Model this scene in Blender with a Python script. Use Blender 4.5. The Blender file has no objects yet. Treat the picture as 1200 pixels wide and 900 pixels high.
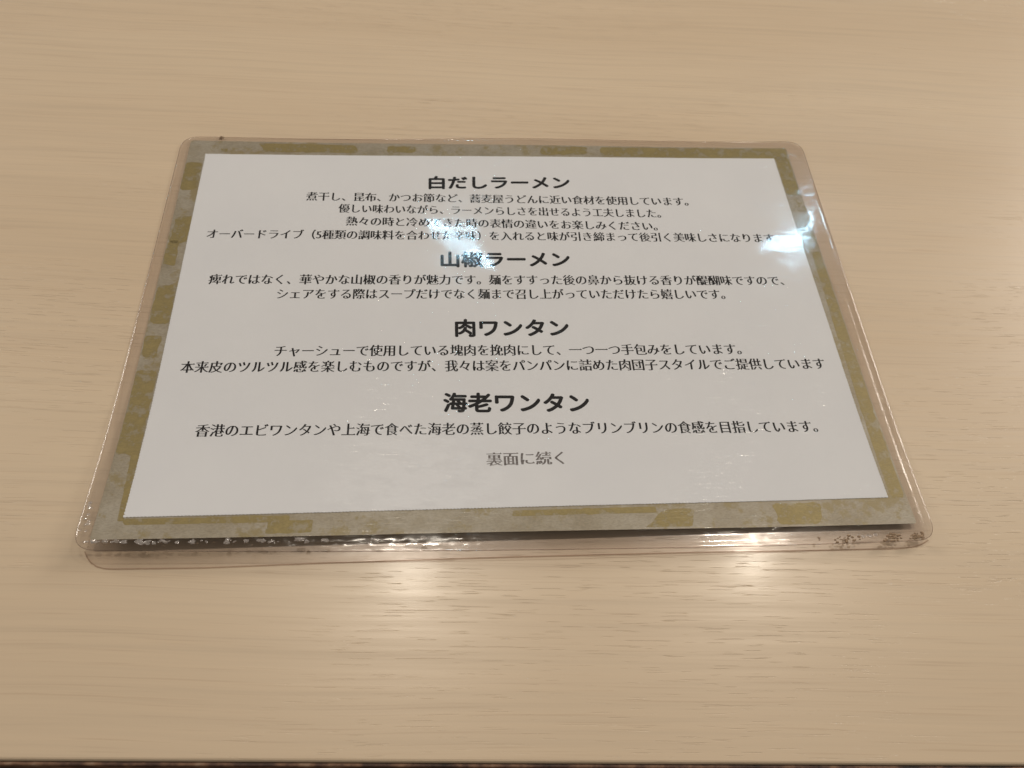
import bpy, bmesh, math, random
from mathutils import Vector, noise
random.seed(7)
S = bpy.context.scene
COL = S.collection
MM = 0.001

# ---------------------------------------------------------------- camera
cam_d = bpy.data.cameras.new('camera')
cam = bpy.data.objects.new('camera', cam_d); COL.objects.link(cam)
cam.location = (-25.935*MM, -231.984*MM, 284.643*MM)
cam.rotation_euler = (0.59769, -0.05847, -0.05076)
cam_d.sensor_width = 36; cam_d.lens = 29.96
cam_d.clip_start = 0.01; cam_d.clip_end = 20
cam_d.dof.use_dof = True
cam_d.dof.focus_distance = 0.335
cam_d.dof.aperture_fstop = 20
S.camera = cam

# ---------------------------------------------------------------- light
S.view_settings.view_transform = 'Standard'
S.view_settings.look = 'None'
S.view_settings.exposure = 0.45
S.view_settings.gamma = 1.0
W = bpy.data.worlds.new('World'); S.world = W; W.use_nodes = True
bg = W.node_tree.nodes['Background']
bg.inputs[0].default_value = (1.0, 0.88, 0.74, 1)
bg.inputs[1].default_value = 0.15

def lamp(name, loc, size, watts, col, target=(0, 0, 0)):
    d = bpy.data.lights.new(name, 'AREA'); d.shape = 'DISK'; d.size = size
    d.energy = watts; d.color = col
    o = bpy.data.objects.new(name, d); COL.objects.link(o)
    o.location = loc
    o.rotation_euler = (Vector(target)-Vector(loc)).to_track_quat('-Z', 'Y').to_euler()
    return o
lamp('cool_downlight', (0.021, 1.368, 1.40), 0.045, 0.36, (0.45, 0.78, 1.0))
lamp('cool_downlight', (0.959, 1.415, 1.40), 0.045, 0.40, (0.45, 0.78, 1.0))
lamp('warm_downlight', (0.622, 0.453, 1.40), 0.032, 2.5, (1.0, 0.90, 0.76))
lamp('warm_downlight', (-0.105, 0.447, 1.40), 0.10, 2.7, (1.0, 0.90, 0.76))
lamp('side_fill', (2.3, 1.4, 1.15), 0.8, 29, (1.0, 0.90, 0.80))  # soft fill lamps added at both sides to raise the overall light
lamp('side_fill', (-2.3, 1.4, 1.15), 0.8, 21, (1.0, 0.90, 0.80))

# ---------------------------------------------------------------- helpers
def mat(name):
    m = bpy.data.materials.new(name); m.use_nodes = True
    nt = m.node_tree
    return m, nt, nt.nodes['Principled BSDF']
def N(nt, t, **kw):
    n = nt.nodes.new(t)
    for k, v in kw.items(): setattr(n, k, v)
    return n
def coords(nt, scale, rot=(0, 0, 0)):
    tc = N(nt, 'ShaderNodeTexCoord'); mp = N(nt, 'ShaderNodeMapping')
    mp.inputs['Scale'].default_value = scale; mp.inputs['Rotation'].default_value = rot
    nt.links.new(tc.outputs['Object'], mp.inputs['Vector'])
    return mp.outputs['Vector']
def noise_n(nt, vec, scale, detail=4, rough=0.55, dist=0.0):
    n = N(nt, 'ShaderNodeTexNoise')
    n.inputs['Scale'].default_value = scale; n.inputs['Detail'].default_value = detail
    n.inputs['Roughness'].default_value = rough; n.inputs['Distortion'].default_value = dist
    nt.links.new(vec, n.inputs['Vector'])
    return n.outputs['Fac']
def ramp(nt, fac, stops):
    r = N(nt, 'ShaderNodeValToRGB')
    el = r.color_ramp.elements
    while len(el) < len(stops): el.new(0.5)
    for e, (p, c) in zip(el, stops):
        e.position = p; e.color = c if len(c) == 4 else (*c, 1)
    nt.links.new(fac, r.inputs['Fac'])
    return r.outputs['Color']
def mixc(nt, fac, a, b, mode='MIX'):
    m = N(nt, 'ShaderNodeMix', data_type='RGBA', blend_type=mode)
    for sock, v in ((m.inputs['Factor'], fac), (m.inputs[6], a), (m.inputs[7], b)):
        if hasattr(v, 'links'): nt.links.new(v, sock)
        else: sock.default_value = v
    return m.outputs[2]
def mth(nt, op, a, b):
    m = N(nt, 'ShaderNodeMath', operation=op)
    for s, v in zip(m.inputs, (a, b)):
        if hasattr(v, 'links'): nt.links.new(v, s)
        else: s.default_value = v
    return m.outputs[0]
def bump(nt, h, strength, dist, prev=None):
    b = N(nt, 'ShaderNodeBump')
    b.inputs['Strength'].default_value = strength; b.inputs['Distance'].default_value = dist
    nt.links.new(h, b.inputs['Height'])
    if prev: nt.links.new(prev, b.inputs['Normal'])
    return b.outputs['Normal']
def grey(v): return (v, v, v, 1)

def mesh_obj(name, verts, faces, m=None, parent=None, smooth=True, unit=MM):
    me = bpy.data.meshes.new(name)
    me.from_pydata([(v[0]*unit, v[1]*unit, v[2]*unit) for v in verts], [], faces)
    me.validate(); me.update()
    if smooth: me.polygons.foreach_set('use_smooth', [True]*len(me.polygons))
    o = bpy.data.objects.new(name, me); COL.objects.link(o)
    if m: me.materials.append(m)
    if parent: o.parent = parent
    return o

def warp(x, y):
    """height in mm of the bottom of the laminated sheet above the table"""
    t = max(0.0, (-y-30)/78.0); t = min(t, 1.15)
    left = max(0.0, min(1.0, (90-x)/245.0))
    z = (t*t)*(2.3+3.0*left)
    e = max(0.0, (abs(y)-60)/50.0)
    z += 0.18*e*(1+math.sin(x*0.035+1.2))
    z += 0.12*(1+math.sin(y*0.05+x*0.012))
    return z

# ---------------------------------------------------------------- materials
def wood_material():
    m, nt, b = mat('pale_wood_veneer')
    L = nt.links
    # gentle waviness of the grain
    v0 = coords(nt, (1, 1, 1))
    wn = N(nt, 'ShaderNodeTexNoise'); wn.inputs['Scale'].default_value = 5.0; wn.inputs['Detail'].default_value = 1
    L.new(v0, wn.inputs['Vector'])
    sub = N(nt, 'ShaderNodeVectorMath', operation='SUBTRACT'); L.new(wn.outputs['Color'], sub.inputs[0]); sub.inputs[1].default_value = (.5, .5, .5)
    mul = N(nt, 'ShaderNodeVectorMath', operation='MULTIPLY'); L.new(sub.outputs[0], mul.inputs[0]); mul.inputs[1].default_value = (0, 0.012, 0)
    add = N(nt, 'ShaderNodeVectorMath', operation='ADD'); L.new(v0, add.inputs[0]); L.new(mul.outputs[0], add.inputs[1])
    def str_(sx, sy):
        mp = N(nt, 'ShaderNodeVectorMath', operation='MULTIPLY'); L.new(add.outputs[0], mp.inputs[0])
        mp.inputs[1].default_value = (sx, sy, 1); return mp.outputs[0]
    broad = noise_n(nt, str_(1.6, 14), 1, 3, .5)
    fine = noise_n(nt, str_(7, 420), 1, 4, .6)
    line = noise_n(nt, str_(18, 1500), 1, 2.5, .6)
    pores = noise_n(nt, str_(72, 2500), 1, 1.5, .4)
    dens = noise_n(nt, str_(5, 16), 1, 2, .5)
    base = ramp(nt, broad, [(.30, (.595, .472, .335)), (.5, (.622, .500, .362)), (.72, (.648, .528, .385))])
    c = mixc(nt, .75, base, ramp(nt, fine, [(.30, grey(.90)), (.46, grey(.98)), (.65, grey(1.03))]), 'MULTIPLY')
    lm = ramp(nt, line, [(.33, grey(1)), (.42, grey(0))])
    c = mixc(nt, mth(nt, 'MULTIPLY', lm, .27), c, (.42, .30, .20, 1))
    pm0 = ramp(nt, pores, [(.285, grey(1)), (.335, grey(0))])
    pm = mth(nt, 'MULTIPLY', pm0, ramp(nt, dens, [(.44, grey(.05)), (.62, grey(1))]))
    c = mixc(nt, mth(nt, 'MULTIPLY', pm, .20), c, (.30, .20, .13, 1))
    L.new(c, b.inputs['Base Color'])
    micro = noise_n(nt, coords(nt, (1, 1, 1)), 1800, 2, .5)
    r = ramp(nt, fine, [(.3, grey(.36)), (.7, grey(.27))])
    L.new(r, b.inputs['Roughness'])
    b.inputs['Specular IOR Level'].default_value = .5
    b.inputs['Coat Weight'].default_value = .10; b.inputs['Coat Roughness'].default_value = .13
    nrm = bump(nt, pm, .6, -.00014)
    nrm = bump(nt, fine, .3, .00005, nrm)
    nrm = bump(nt, micro, .25, .000022, nrm)
    L.new(nrm, b.inputs['Normal']); L.new(nrm, b.inputs['Coat Normal'])
    return m

def paper_material():
    m, nt, b = mat('white_copy_paper')
    v = coords(nt, (1, 1, 1))
    n = noise_n(nt, v, 22, 4, .6)
    nt.links.new(ramp(nt, n, [(.3, (.735, .765, .800)), (.7, (.765, .795, .825))]), b.inputs['Base Color'])
    b.inputs['Roughness'].default_value = .75
    b.inputs['Specular IOR Level'].default_value = .2
    return m

def backing_material():
    m, nt, b = mat('silvery_washi_paper')
    v = coords(nt, (1, 1, 1)); vs = coords(nt, (1, 2.2, 1))
    n = noise_n(nt, v, 60, 6, .7); f = noise_n(nt, vs, 900, 2, .6)
    c = ramp(nt, n, [(.34, (.300, .262, .185)), (.5, (.350, .315, .240)), (.68, (.40, .37, .30))])
    c = mixc(nt, .5, c, ramp(nt, f, [(.35, grey(.74)), (.6, grey(1.1))]), 'MULTIPLY')
    g = noise_n(nt, coords(nt, (1, 1, 1), (0, 0, .7)), 75, 6, .75)
    c = mixc(nt, ramp(nt, g, [(.53, grey(0)), (.60, grey(.8))]), c, (.285, .232, .105, 1))
    nt.links.new(c, b.inputs['Base Color'])
    b.inputs['Roughness'].default_value = .42
    b.inputs['Metallic'].default_value = .15
    nt.links.new(bump(nt, f, .6, .00012), b.inputs['Normal'])
    return m
def gold_material():
    m, nt, b = mat('dull_gold_print')
    v = coords(nt, (1, 1, 1)); vs = coords(nt, (1, 2.2, 1))
    n = noise_n(nt, v, 110, 5, .7); f = noise_n(nt, vs, 800, 2, .6)
    n = noise_n(nt, v, 190, 5, .75)
    c = ramp(nt, n, [(.38, (.32, .285, .20)), (.48, (.275, .222, .090)), (.7, (.325, .262, .105))])
    c = mixc(nt, .4, c, ramp(nt, f, [(.35, grey(.78)), (.6, grey(1.08))]), 'MULTIPLY')
    nt.links.new(c, b.inputs['Base Color'])
    b.inputs['Roughness'].default_value = .45
    b.inputs['Metallic'].default_value = .25
    nt.links.new(bump(nt, f, .6, .00012), b.inputs['Normal'])
    return m

def ink_material(name, col, mottle):
    m, nt, b = mat(name)
    v = coords(nt, (1, 1, 1))
    n = noise_n(nt, v, 900, 3, .7)
    nt.links.new(ramp(nt, n, [(.40, (*col, 1)), (.9, (*[min(1, c+mottle) for c in col], 1))]), b.inputs['Base Color'])
    b.inputs['Roughness'].default_value = .6
    b.inputs['Specular IOR Level'].default_value = .2
    return m

def film_material(name, rough, tint, bumps=True, boost=1.0, milk=0.0):
    m = bpy.data.materials.new(name); m.use_nodes = True
    nt = m.node_tree; nt.nodes.clear(); L = nt.links
    out = N(nt, 'ShaderNodeOutputMaterial'); mx = N(nt, 'ShaderNodeMixShader')
    tr = N(nt, 'ShaderNodeBsdfTransparent'); tr.inputs[0].default_value = (*tint, 1)
    gl = N(nt, 'ShaderNodeBsdfGlossy'); gl.inputs['Roughness'].default_value = rough
    fr = N(nt, 'ShaderNodeFresnel')
    geo = N(nt, 'ShaderNodeNewGeometry')
    ior = N(nt, 'ShaderNodeMapRange'); L.new(geo.outputs['Backfacing'], ior.inputs['Value'])
    ior.inputs['To Min'].default_value = 1.5; ior.inputs['To Max'].default_value = 1/1.5
    L.new(ior.outputs[0], fr.inputs['IOR'])
    fac = mth(nt, 'MULTIPLY', fr.outputs[0], boost)
    if bumps:
        v = coords(nt, (1, 1, 1))
        big = noise_n(nt, v, 38, 2, .5, .6)
        mid = noise_n(nt, coords(nt, (1, 1.6, 1), (0, 0, .5)), 170, 3, .55)
        nrm = bump(nt, big, .3, .0005)
        nrm = bump(nt, mid, .3, .00012, nrm)
        # fine hairline scratches in bundles
        sc1 = noise_n(nt, coords(nt, (60, 1400, 1), (0, 0, -.45)), 1, 2, .6)
        sc2 = noise_n(nt, coords(nt, (45, 1100, 1), (0, 0, .8)), 1, 2, .6)
        scr = mth(nt, 'ADD', ramp(nt, sc1, [(.62, grey(0)), (.70, grey(1))]), ramp(nt, sc2, [(.64, grey(0)), (.72, grey(1))]))
        nrm = bump(nt, scr, .3, .00005, nrm)
        L.new(nrm, gl.inputs['Normal'])
        smudge = noise_n(nt, v, 30, 4, .7)
        base_r = ramp(nt, smudge, [(.35, grey(rough*.7)), (.7, grey(rough*1.8))])
        mp = N(nt, 'ShaderNodeMapping'); tc = N(nt, 'ShaderNodeTexCoord'); L.new(tc.outputs['Object'], mp.inputs['Vector'])
        mp.inputs['Location'].default_value = (.62, 2.2, 0); mp.inputs['Scale'].default_value = (17, 27, 1)
        sp = N(nt, 'ShaderNodeTexGradient', gradient_type='SPHERICAL'); L.new(mp.outputs[0], sp.inputs[0])
        rub = mth(nt, 'MULTIPLY', sp.outputs['Fac'], ramp(nt, noise_n(nt, coords(nt, (1, 1.8, 1), (0, 0, -.4)), 110, 4, .7), [(.38, grey(0)), (.62, grey(1))]))
        L.new(mth(nt, 'ADD', base_r, mth(nt, 'MULTIPLY', rub, .45)), gl.inputs['Roughness'])
    body = tr.outputs[0]
    if milk:
        df = N(nt, 'ShaderNodeBsdfDiffuse'); df.inputs[0].default_value = (.80, .76, .74, 1)
        m2 = N(nt, 'ShaderNodeMixShader'); m2.inputs[0].default_value = milk
        L.new(tr.outputs[0], m2.inputs[1]); L.new(df.outputs[0], m2.inputs[2]); body = m2.outputs[0]
    L.new(fac, mx.inputs[0]); L.new(body, mx.inputs[1]); L.new(gl.outputs[0], mx.inputs[2])
    L.new(mx.outputs[0], out.inputs[0])
    return m

M_wood = wood_material()
M_paper = paper_material(); M_back = backing_material(); M_gold = gold_material()
M_ink = ink_material('black_ink', (.006, .006, .008), .012)
M_faint = ink_material('glare_grey_ink', (.13, .12, .12), .25)  # glare over the closing note is mixed into this grey
M_film = film_material('clear_laminate_film', .085, (.965, .953, .95))
M_under = film_material('clear_under_film', .20, (.97, .955, .95))
M_urim = film_material('under_film_edge', .12, (.76, .68, .64), False, 1.3, .05)
M_rim = film_material('laminate_cut_edge', .12, (.60, .53, .50), False, 1.3, .06)  # tint darkened so the cut edge casts a stronger shadow line

# ---------------------------------------------------------------- floor
m, nt, b = mat('brown_mottled_flooring')
v = coords(nt, (1, 1, 1))
a = noise_n(nt, v, 14, 5, .7); a2 = noise_n(nt, v, 3.2, 2, .5)
c = ramp(nt, a, [(.32, (.012, .007, .004)), (.5, (.055, .030, .018)), (.62, (.17, .10, .065)), (.72, (.32, .24, .18))])
c = mixc(nt, ramp(nt, a2, [(.55, grey(0)), (.66, grey(1))]), c, (.36, .13, .035, 1))
nt.links.new(c, b.inputs['Base Color']); b.inputs['Roughness'].default_value = .7
fl = mesh_obj('floor', [(-1500, -1500, -720), (1500, -1500, -720), (1500, 1500, -720), (-1500, 1500, -720)], [(0, 1, 2, 3)], m)
fl['kind'] = 'structure'

# ---------------------------------------------------------------- table
ANG = math.atan2(-188.1+173.8, 157.8+161.2)
table = bpy.data.objects.new('table', None); COL.objects.link(table)
table.location = (0, -182.7*MM, -0.720); table.rotation_euler = (0, 0, ANG)
table['label'] = 'pale wood grain table the laminated menu lies on'; table['category'] = 'table'
def rbox(name, x0, x1, y0, y1, z0, z1, r, m, parent, seg=3):
    bm = bmesh.new(); bmesh.ops.create_cube(bm, size=1)
    for v in bm.verts:
        v.co = (((x0+x1)/2+v.co.x*(x1-x0))*MM, ((y0+y1)/2+v.co.y*(y1-y0))*MM, ((z0+z1)/2+v.co.z*(z1-z0))*MM)
    bmesh.ops.bevel(bm, geom=bm.edges[:], offset=r*MM, segments=seg, affect='EDGES', profile=.5)
    me = bpy.data.meshes.new(name); bm.to_mesh(me); bm.free()
    o = bpy.data.objects.new(name, me); COL.objects.link(o); me.materials.append(m); o.parent = parent
    return o
top = rbox('tabletop', -600, 600, 1.2, 760, 698, 720, 1.0, M_wood, table)
me_, nt, b = mat('brown_edge_banding')
nn = noise_n(nt, coords(nt, (4, 40, 300)), 1, 3, .6)
n2 = noise_n(nt, coords(nt, (70, 70, 120)), 1, 4, .7)
nt.links.new(ramp(nt, n2, [(.36, (.02, .012, .009)), (.48, (.09, .045, .03)), (.58, (.22, .12, .07)), (.68, (.34, .25, .18))]), b.inputs['Base Color']); b.inputs['Roughness'].default_value = .6
rbox('edge_band', -599, 599, 0, 1.1, 698.2, 719.2, .4, me_, table, 2)
mleg, nt, b = mat('dark_steel'); b.inputs['Base Color'].default_value = (.03, .03, .03, 1); b.inputs['Roughness'].default_value = .45; b.inputs['Metallic'].default_value = .6
for sx in (-540, 500):
    for sy in (60, 680):
        rbox('leg', sx, sx+40, sy, sy+40, 0, 697.8, 3, mleg, table, 2)

# ---------------------------------------------------------------- laminated menu
menu = bpy.data.objects.new('laminated_menu', None); COL.objects.link(menu)
menu['label'] = 'laminated Japanese menu card with white page, gold and grey border and clear plastic rim'
menu['category'] = 'menu'

def quad_outline(q, rad, step=2.0, jag=None):
    """outline of the quad q (counter clockwise from bottom left) with rounded corners"""
    pts = []
    n = len(q)
    for i in range(n):
        p = Vector(q[i]); a = (Vector(q[i-1])-p).normalized(); b_ = (Vector(q[(i+1) % n])-p).normalized()
        if rad > 0:
            A = p+a*rad; B = p+b_*rad
            for k in range(9):
                t = k/8
                pts.append(A*(1-t)**2+p*2*t*(1-t)+B*t*t)
        else: pts.append(p); A = B = p
        nx = Vector(q[(i+1) % n]); nb = (p-nx).normalized()
        B2 = nx+nb*rad
        Ld = (B2-B).length; k = int(Ld/step)
        for j in range(1, k):
            r = B.lerp(B2, j/k)
            if jag:
                d = (B2-B).normalized(); nrm = Vector((d.y, -d.x))
                r = r+nrm*(jag*(1 if j % 2 else -1)+random.uniform(-.06, .06))
            pts.append(r)
    return pts

def offset_in(pts, d):
    n = len(pts); out = []
    for i in range(n):
        t = (pts[(i+1) % n]-pts[i-1]).normalized()
        out.append(pts[i]+Vector((-t.y, t.x))*d)
    return out

def sheet_mesh(name, outline, z, thick, m, parent, rings=26):
    """thin curved sheet following the warp; rings shrink towards the middle"""
    c = sum(outline, Vector((0, 0)))/len(outline)
    V = []; F = []; n = len(outline)
    sc = [1-(k/rings) for k in range(rings)]
    for s in sc:
        for p in outline:
            q = c+(p-c)*s; V.append((q.x, q.y, warp(q.x, q.y)+z))
    V.append((c.x, c.y, warp(c.x, c.y)+z)); ci = len(V)-1
    for k in range(rings-1):
        for i in range(n):
            j = (i+1) % n
            F.append((k*n+i, k*n+j, (k+1)*n+j, (k+1)*n+i))
    for i in range(n): F.append(((rings-1)*n+i, (rings-1)*n+(i+1) % n, ci))
    # skirt down
    b0 = len(V)
    for p in outline: V.append((p.x, p.y, warp(p.x, p.y)+z-thick))
    for p in outline: V.append((p.x, p.y, warp(p.x, p.y)+z))
    for i in range(n):
        j = (i+1) % n; F.append((b0+n+i, b0+i, b0+j, b0+n+j))
    o = mesh_obj(name, V, F, m, parent)
    return o

# plastic pouch: a closed lens-edged slab
Q_film = [(-153.6, -109.6), (153.9, -112.2), (157.4, 110.1), (-152.8, 107.9)]
fo = quad_outline(Q_film, 8.5, 1.6)
for p in fo:      # the cut edges are not quite straight
    if p.y < -100: p.y -= 1.9*max(0, 1-(p.x/150)**2)
    if p.y > 100: p.y += .7*math.sin(p.x*.03+1)*max(0, 1-(p.x/150)**2)
DENTS = [(-21, 38, math.radians(-46), 34, 11, 1.0), (135, 47, math.radians(34), 30, 10, -.9)]
def film_mesh():
    n = len(fo); c = sum(fo, Vector((0, 0)))/n
    prof = [(0, .28, .22), (.18, .42, .10), (.5, .50, .04), (1.3, .50, .0), (2.0, .44, .0), (2.5, .47, .0), (3.4, .62, .0), (4.2, .78, .0), (5.0, .86, .0)]
    V = []; F = []
    def rnd(x, y):
        h = .015*noise.noise(Vector((x*.12, y*.12, 0)))+.05*noise.noise(Vector((x*.035, y*.035, 4)))
        for cx, cy, ang, ls, lw, cr in DENTS:
            dx, dy = x-cx, y-cy
            a_ = dx*math.cos(ang)+dy*math.sin(ang); w_ = -dx*math.sin(ang)+dy*math.cos(ang)
            h += (.0008*a_*a_+.00049*cr*a_*w_)*math.exp(-((a_/ls)**2+(w_/lw)**2)**2)
        return h
    def bubble(x, y):
        # crinkled, blistered rim along the near left edge
        w = max(0, min(1, (70-x)/170))*max(0, min(1, (-y-98)/6))
        return w*.42*noise.noise(Vector((x*.55, y*.55, 9)))
    def ringpts(d): return offset_in(fo, d)
    tops = []; bots = []
    for d, zt, zb in prof:
        R = ringpts(d)
        tops.append([(p.x, p.y, warp(p.x, p.y)+zt+(rnd(p.x, p.y)+bubble(p.x, p.y) if d > .4 else 0)) for p in R])
        bots.append([(p.x, p.y, warp(p.x, p.y)+zb) for p in R])
    last = ringpts(prof[-1][0])
    for k in range(1, 46):
        s = 1-k/46
        tops.append([((c+(p-c)*s).x, (c+(p-c)*s).y, warp(*(c+(p-c)*s))+.86+rnd(*(c+(p-c)*s))) for p in last])
        bots.append([((c+(p-c)*s).x, (c+(p-c)*s).y, warp(*(c+(p-c)*s))) for p in last])
    for R in tops: V += R
    ti = len(V); V.append((c.x, c.y, warp(c.x, c.y)+.86))
    b0 = len(V)
    for R in bots: V += R
    bi = len(V); V.append((c.x, c.y, warp(c.x, c.y)))
    K = len(tops)
    for k in range(K-1):
        for i in range(n):
            j = (i+1) % n
            F.append((k*n+i, k*n+j, (k+1)*n+j, (k+1)*n+i))
            F.append((b0+k*n+j, b0+k*n+i, b0+(k+1)*n+i, b0+(k+1)*n+j))
    for i in range(n):
        j = (i+1) % n
        F.append(((K-1)*n+i, (K-1)*n+j, ti)); F.append((b0+(K-1)*n+j, b0+(K-1)*n+i, bi))
        F.append((b0+i, b0+j, j, i))
    o = mesh_obj('plastic_film', V, F, M_film, menu)
    o.data.materials.append(M_rim)
    for f in o.data.polygons:
        if all(v < 2*n or b0 <= v < b0+2*n for v in f.vertices): f.material_index = 1
    return o
film = film_mesh()

# strip of clear film along the near edge, flat on the table
NEAR = [(-151.4, -107.6), (-148.9, -112.3), (-145.7, -113.9), (-141.7, -114.4), (-109.6, -114.8), (-73.8, -114.2), (-2.8, -113.6), (64.6, -113.6), (108.6, -114.0), (140.6, -114.1), (148.0, -113.2), (152.0, -111.0)]
def ply_mesh():
    P = [Vector(p) for p in NEAR]; Q = []
    for a, b_ in zip(P, P[1:]):
        k = max(1, int((b_-a).length/2))
        for j in range(k): Q.append(a.lerp(b_, j/k))
    Q.append(P[-1])
    for _ in range(2):
        Q = [Q[0]]+[(Q[i-1]+2*Q[i]+Q[i+1])/4 for i in range(1, len(Q)-1)]+[Q[-1]]
    n = len(Q); V = []; F = []
    rows = [(0, .06), (.12, .24), (.45, .30), (.9, .27), (4, .26), (9, .28), (14, .30)]
    for d, z in rows:
        for i, q in enumerate(Q):
            t = Q[min(n-1, i+1)]-Q[max(0, i-1)]; t.normalize()
            r = q+Vector((-t.y, t.x))*min(d, .9)
            V.append((r.x, r.y+max(0, d-.9), z+.10*noise.noise(Vector((r.x*.08, d*.3, 1)))*(d > .3)))
    for k in range(len(rows)-1):
        for i in range(n-1): F.append((k*n+i, k*n+i+1, (k+1)*n+i+1, (k+1)*n+i))
    o = mesh_obj('under_film', V, F, M_under, menu)
    o.data.materials.append(M_urim)
    for f in o.data.polygons:
        if all(v < 3*n for v in f.vertices): f.material_index = 1
ply_mesh()

Q_back = [(-148.2, -105.6), (148.0, -105.2), (148.4, 104.7), (-148.3, 105.0)]
back = sheet_mesh('backing_sheet', quad_outline(Q_back, 1.2, 3.0), .36, .16, M_back, menu)

GOLD = [
[(-116.1, 103.9), (-68.7, 103.4), (-68.5, 97.7), (-112.6, 97.5)], [(-54.2, 103.0), (-40.0, 102.8), (-40.0, 98.2), (-54.1, 97.9)],
[(22.3, 104.0), (45.6, 104.1), (45.1, 98.4), (21.9, 97.6)], [(52.1, 104.0), (147.6, 104.2), (147.6, 96.0), (51.5, 97.5)],
[(141.0, 98), (147.9, 98), (148.0, 70.5), (141.0, 70.5)], [(-133.8, 99.6), (-129.8, 99.7), (-129.5, 97.2), (-133.5, 97.2)],
[(-147.9, 89.7), (-140.6, 89.8), (-140.6, 70.7), (-148.0, 70.6)], [(-146.6, 54.1), (-139.6, 54.1), (-140.0, 37.4), (-147.6, 37.8)],
[(-147.8, 38.8), (-143.0, 38.8), (-142.6, 24.7), (-148.0, 24.7)], [(-148.0, 13.1), (-140.0, 13.1), (-139.8, -8.1), (-147.6, -7.2)],
[(-148.1, -13.8), (-141.5, -13.8), (-141.8, -25.4), (-148.0, -24.5)], [(-148.1, -31.2), (-140.0, -31.3), (-139.5, -70.3), (-148.1, -70.2)],
[(-142.3, -69.3), (-139.1, -69.3), (-138.6, -98.5), (-140.8, -98.5)], [(143.6, 33.1), (148.1, 33.7), (148.1, -18.8), (142.6, -18.8)],
[(143.0, -17.5), (148.0, -17.5), (147.2, -94.2), (141.6, -94.9)], [(94.4, -95.5), (114.0, -95.5), (111.2, -104.9), (96.0, -104.7)],
[(54.4, -97.2), (65.2, -97.2), (63.2, -104.7), (45.1, -105.0)], [(-89.4, -99.0), (-73.3, -99.0), (-73.0, -104.2), (-89.5, -104.3)],
[(-139.0, -97.5), (-81.8, -97.0), (-81.6, -99.8), (-138.7, -100.0)], [(-2.7, -96.8), (50.9, -96.0), (50.7, -98.6), (-2.7, -99.2)]]
V = []; F = []
for g in GOLD:
    pts = [Vector(p) for p in reversed(g)]
    a = sum(pts[i-1].x*pts[i].y-pts[i].x*pts[i-1].y for i in range(4))
    if a < 0: pts.reverse()
    w = min((pts[i]-pts[i-1]).length for i in range(4))
    o_ = quad_outline([tuple(p) for p in pts], min(2.2, w*.4), 1.2)
    n = len(o_); c = sum(o_, Vector((0, 0)))/n
    ring = []
    for p in o_:
        d = (p-c).normalized()*(.9*noise.noise(Vector((p.x*.3, p.y*.3, 2)))+.5*noise.noise(Vector((p.x*1.1, p.y*1.1, 5))))
        q = p+d
        q.x = max(-148.1, min(147.8, q.x)); q.y = max(-104.5, min(104.4, q.y)); ring.append(q)
    b0 = len(V); mid = []
    K = 5
    for k in range(K):
        for q in ring:
            r = q.lerp(c, k/K); V.append((r.x, r.y, warp(r.x, r.y)+.385))
    V.append((c.x, c.y, warp(c.x, c.y)+.385))
    for k in range(K-1):
        for i in range(n):
            j = (i+1) % n; F.append((b0+k*n+i, b0+k*n+j, b0+(k+1)*n+j, b0+(k+1)*n+i))
    for i in range(n): F.append((b0+(K-1)*n+i, b0+(K-1)*n+(i+1) % n, b0+K*n))
gp = mesh_obj('gold_print', V, F, M_gold, back); gp['kind'] = 'stuff'

Q_pap = [(-139.0, -96.9), (140.6, -94.0), (140.3, 96.8), (-140.0, 95.4)]
paper = sheet_mesh('paper_sheet', quad_outline(Q_pap, 0, .62, .16), .55, .12, M_paper, menu, 30)

# ---------------------------------------------------------------- writing
LINES = [
("H", "白だしラーメン", -33.2, 34.2, 77.1, 78.0, 9.3),
("L", "煮干し、昆布、かつお節など、蕎麦屋うどんに近い食材を使用しています。", -90.1, 90.6, 67.2, 65.7, 6.3),
("L", "優しい味わいながら、ラーメンらしさを出せるよう工夫しました。", -74.7, 76.0, 59.5, 57.5, 6.3),
("L", "熱々の時と冷めてきた時の表情の違いをお楽しみください。", -70.8, 73.1, 51.3, 49.1, 6.3),
("L", "オーバードライブ（5種類の調味料を合わせた辛味）を入れると味が引き締まって後引く美味しさになります。", -131.6, 129.8, 43.0, 41.8, 6.3),
("H", "山椒ラーメン", -27.7, 29.8, 27.9, 28.1, 9.8),
("L", "痺れではなく、華やかな山椒の香りが魅力です。麺をすすった後の鼻から抜ける香りが醍醐味ですので、", -127.0, 126.0, 16.4, 15.5, 6.3),
("L", "シェアをする際はスープだけでなく麺まで召し上がっていただけたら嬉しいです。", -97.4, 97.3, 8.2, 7.5, 6.3),
("H", "肉ワンタン", -21.8, 25.9, -10.6, -10.8, 9.8),
("L", "チャーシューで使用している塊肉を挽肉にして、一つ一つ手包みをしています。", -95.3, 98.5, -22.0, -22.6, 6.3),
("L", "本来皮のツルツル感を楽しむものですが、我々は案をパンパンに詰めた肉団子スタイルでご提供しています", -131.2, 133.0, -29.8, -30.5, 6.3),
("H", "海老ワンタン", -27.0, 30.8, -48.1, -48.9, 9.8),
("L", "香港のエビワンタンや上海で食べた海老の蒸し餃子のようなブリンブリンの食感を目指しています。", -120.7, 121.6, -60.0, -61.4, 6.3),
("F", "裏面に続く", -11.0, 18.4, -74.6, -74.4, 6.5)]

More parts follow.
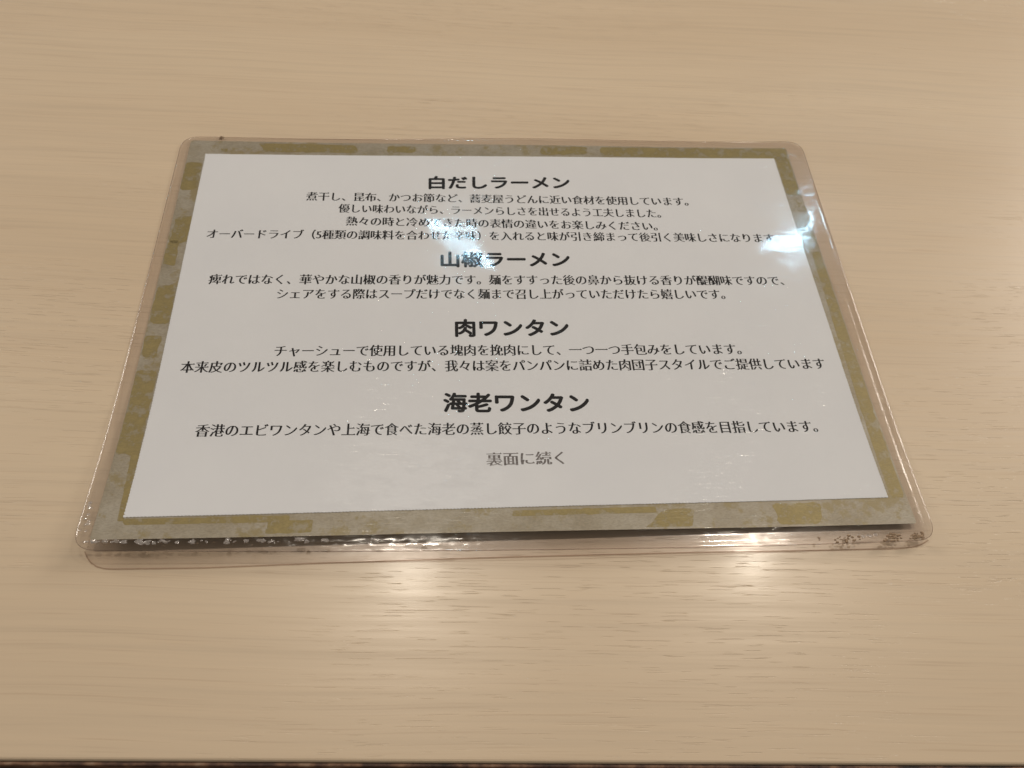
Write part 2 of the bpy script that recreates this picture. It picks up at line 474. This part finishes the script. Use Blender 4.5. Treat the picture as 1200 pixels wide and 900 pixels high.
def outlines(text):
    c = bpy.data.curves.new('glyphs', 'FONT'); c.body = text; c.size = 1
    o = bpy.data.objects.new('glyphs', c); COL.objects.link(o)
    bpy.context.view_layer.update()
    k = o.to_curve(bpy.context.evaluated_depsgraph_get())
    res = []
    for s in k.splines:
        B = s.bezier_points; n = len(B); P = []
        for i in range(n):
            a = B[i]; b_ = B[(i+1) % n]
            p0, p1, p2, p3 = a.co.xy, a.handle_right.xy, b_.handle_left.xy, b_.co.xy
            L_ = (p3-p0).length
            if L_ < 1e-6: continue
            d = (p3-p0)/L_
            dev = abs((p1-p0).cross(d))+abs((p2-p0).cross(d))
            st = 1 if dev < .002 else (2 if dev < .02 else 4)
            for j in range(st):
                t = j/st; P.append(p0*(1-t)**3+p1*3*t*(1-t)**2+p2*3*t*t*(1-t)+p3*t**3)
        Q = [p for i, p in enumerate(P) if (p-P[i-1]).length > 1e-5]
        if len(Q) > 2: res.append(Q)
    o.to_curve_clear(); bpy.data.objects.remove(o); bpy.data.curves.remove(c)
    return res

def displaced(G, H):
    """fill the outlines G, then move every vertex to its place on the outlines H"""
    me = fill(G); key = lambda p: (round(p.x, 4), round(p.y, 4)); mp = {}
    for P, Q in zip(G, H):
        for p, q in zip(P, Q): mp[key(p)] = q
    miss = 0; V = []
    for v in me.vertices:
        k = key(v.co)
        if k in mp: V.append(mp[k]); continue
        hit = None
        for dx in (-1e-4, 0, 1e-4):
            for dy in (-1e-4, 0, 1e-4):
                kk = (round(k[0]+dx, 4), round(k[1]+dy, 4))
                if kk in mp: hit = mp[kk]
        miss += hit is None
        V.append(hit if hit is not None else Vector(v.co.xy))
    if miss: print('unmatched', miss, len(V))
    F = [tuple(p.vertices) for p in me.polygons]
    bpy.data.meshes.remove(me)
    return V, F

def grown(P, g):
    n = len(P); out = []
    for i in range(n):
        t = P[(i+1) % n]-P[i-1]
        t = t.normalized() if t.length > 1e-6 else Vector((0, 0))
        out.append(P[i]+Vector((t.y, -t.x))*g)
    return out

def mincho(P):
    """thin the horizontal strokes, keep the upright ones: a serif-like contrast"""
    n = len(P); out = []
    for i in range(n):
        d1 = (P[i]-P[i-1]).normalized(); d2 = (P[(i+1) % n]-P[i]).normalized()
        n1 = Vector((d1.y, -d1.x)); n2 = Vector((d2.y, -d2.x))
        def sh(nn): return Vector((.030*nn.x, -.009*nn.y*abs(nn.y)))
        s1, s2 = sh(n1), sh(n2)
        s = Vector((s1.x if abs(s1.x) > abs(s2.x) else s2.x, s1.y if abs(s1.y) > abs(s2.y) else s2.y))
        if n1.dot(n2) > .6: s = (s1+s2)/2
        out.append(P[i]+s)
    tri = []
    for i in range(n):   # serif triangle on the free right end of a level stroke
        A, B = P[i], P[(i+1) % n]; e = B-A
        if .045 < e.y < .095 and abs(e.x) < .012:
            a, b_ = P[i-1]-A, P[(i+2) % n]-B
            if a.x < -.1 and b_.x < -.1 and abs(a.y) < .02 and abs(b_.y) < .02:
                y = (A.y+B.y)/2
                tri.append([Vector((A.x-.12, y)), Vector((A.x+.015, y-.014)), Vector((A.x-.03, y+.085))])
    return out, tri

def rounded(P, grow):
    """bolder strokes with rounded corners"""
    Q = []
    n = len(P)
    for i in range(n):                     # resample long edges
        a, b_ = P[i], P[(i+1) % n]; k = max(1, int((b_-a).length/.06))
        for j in range(k): Q.append(a.lerp(b_, j/k))
    P = Q; n = len(P); out = []
    for i in range(n):
        t = (P[(i+1) % n]-P[i-1])
        t = t.normalized() if t.length > 1e-6 else Vector((0, 0))
        out.append(P[i]+Vector((t.y, -t.x))*grow)
    for _ in range(2):
        R = []
        m_ = len(out)
        for i in range(m_):
            a, b_ = out[i], out[(i+1) % m_]
            if (b_-a).length < .004: R.append((a+b_)/2)
            else: R += [a.lerp(b_, .25), a.lerp(b_, .75)]
        out = R
    return out

def fill(polys):
    c = bpy.data.curves.new('fill', 'CURVE'); c.dimensions = '2D'; c.fill_mode = 'BOTH'
    for P in polys:
        s = c.splines.new('POLY'); s.points.add(len(P)-1); s.use_cyclic_u = True
        for q, p in zip(s.points, P): q.co = (p.x, p.y, 0, 1)
    o = bpy.data.objects.new('fill', c); COL.objects.link(o)
    bpy.context.view_layer.update()
    me = bpy.data.meshes.new_from_object(o.evaluated_get(bpy.context.evaluated_depsgraph_get()))
    bpy.data.objects.remove(o); bpy.data.curves.remove(c)
    return me

for kind, text, x0, x1, y0, y1, em in LINES:
    G = outlines(text)
    lo = min(p.x for P in G for p in P); hi = max(p.x for P in G for p in P)
    tris = []
    if kind == 'H':
        G = [rounded(P, 0.0) for P in G]; H = [grown(P, .034) for P in G]
    else:
        H = []
        for P in G:
            q, t = mincho(P); H.append(q); tris += t
    V, F = displaced(G, H)
    flat = len(V)
    for t in tris:
        k = len(V); V += t; F.append((k, k+1, k+2))
    out = []
    for i, p in enumerate(V):
        u = (p.x-lo)/(hi-lo); x = x0+(x1-x0)*u
        y = y0+(y1-y0)*u+(p.y-.38)*em
        out.append((x, y, warp(x, y)+(.575 if i < flat else .585)))
    nm = {'H': 'heading', 'L': 'text_line', 'F': 'footer_note'}[kind]
    t_ = mesh_obj(nm, out, F, M_faint if kind == 'F' else M_ink, paper, smooth=False)
    # all faces up
    bm = bmesh.new(); bm.from_mesh(t_.data)
    for f in bm.faces:
        if f.normal.z < 0: f.normal_flip()
    bm.to_mesh(t_.data); bm.free()
    if kind == 'H': t_['label'] = 'bold black rounded heading reading ' + text
    if kind == 'F': t_['label'] = 'closing note in glare-greyed ink reading ' + text

# ---------------------------------------------------------------- wear on the rim
m, nt, b = mat('brown_grime')
n_ = noise_n(nt, coords(nt, (1, 1, 1)), 1500, 3, .7)
nt.links.new(ramp(nt, n_, [(.35, (.13, .08, .045)), (.7, (.38, .27, .17))]), b.inputs['Base Color']); b.inputs['Roughness'].default_value = .8
V = []; F = []
def blob(x, y, z, r, flat=.4, rough=.35):
    bm = bmesh.new(); bmesh.ops.create_icosphere(bm, subdivisions=2, radius=1)
    k = len(V)
    for v in bm.verts:
        s = r*(1+rough*noise.noise(v.co*1.7+Vector((x, y, 3))))
        V.append((x+v.co.x*s, y+v.co.y*s*.7, z+v.co.z*s*flat))
    for f in bm.faces: F.append(tuple(k+v.index for v in f.verts))
    bm.free()
for cx, w_, k_ in ((146.5, 1.6, 30), (137, 1.7, 26), (118.5, 1.9, 16), (109, .8, 3)):
    for _ in range(int(k_*1.3)):
        x = random.gauss(cx, w_); y = -110.6+random.gauss(0, .75)
        if x > 148.5: x = 148.5; y += 1.2
        blob(x, y, warp(x, y)+.50, random.uniform(.25, .75), .3)
for _ in range(9): blob(-134.6+random.gauss(0, .5), 107.2+random.gauss(0, .3), warp(-134, 107)+.5, random.uniform(.3, .7))
for _ in range(26):
    x = random.uniform(-150, -20); blob(x, -107.3+random.gauss(0, .5)-(x+150)*.012, warp(x, -107)+.45, random.uniform(.1, .28))
g = mesh_obj('dirt_specks', V, F, m, menu); g['kind'] = 'stuff'
V = []; F = []
M_bub = film_material('trapped_air_film', .04, (.97, .96, .95), False, 2.2, .22)
for _ in range(60):
    x = -150+abs(random.gauss(0, 50)); y = -105.6-random.uniform(.3, 1.6)-(x+150)*.01
    blob(x, y, warp(x, y)+.55, random.choice((.35, .45, .6, .9))*random.uniform(.8, 1.2), .5, 1.2)
for _ in range(10):
    blob(-151+random.gauss(0, .8), -100+random.uniform(-4, 9), warp(-151, -100)+.5, random.uniform(.3, .8), .4, .9)
for _ in range(6):
    blob(random.gauss(128, 3), -109.5+random.gauss(0, .6), warp(128, -109)+.5, random.uniform(.3, .9), .45, .9)
g = mesh_obj('air_bubbles', V, F, M_bub, menu, smooth=False); g['kind'] = 'stuff'
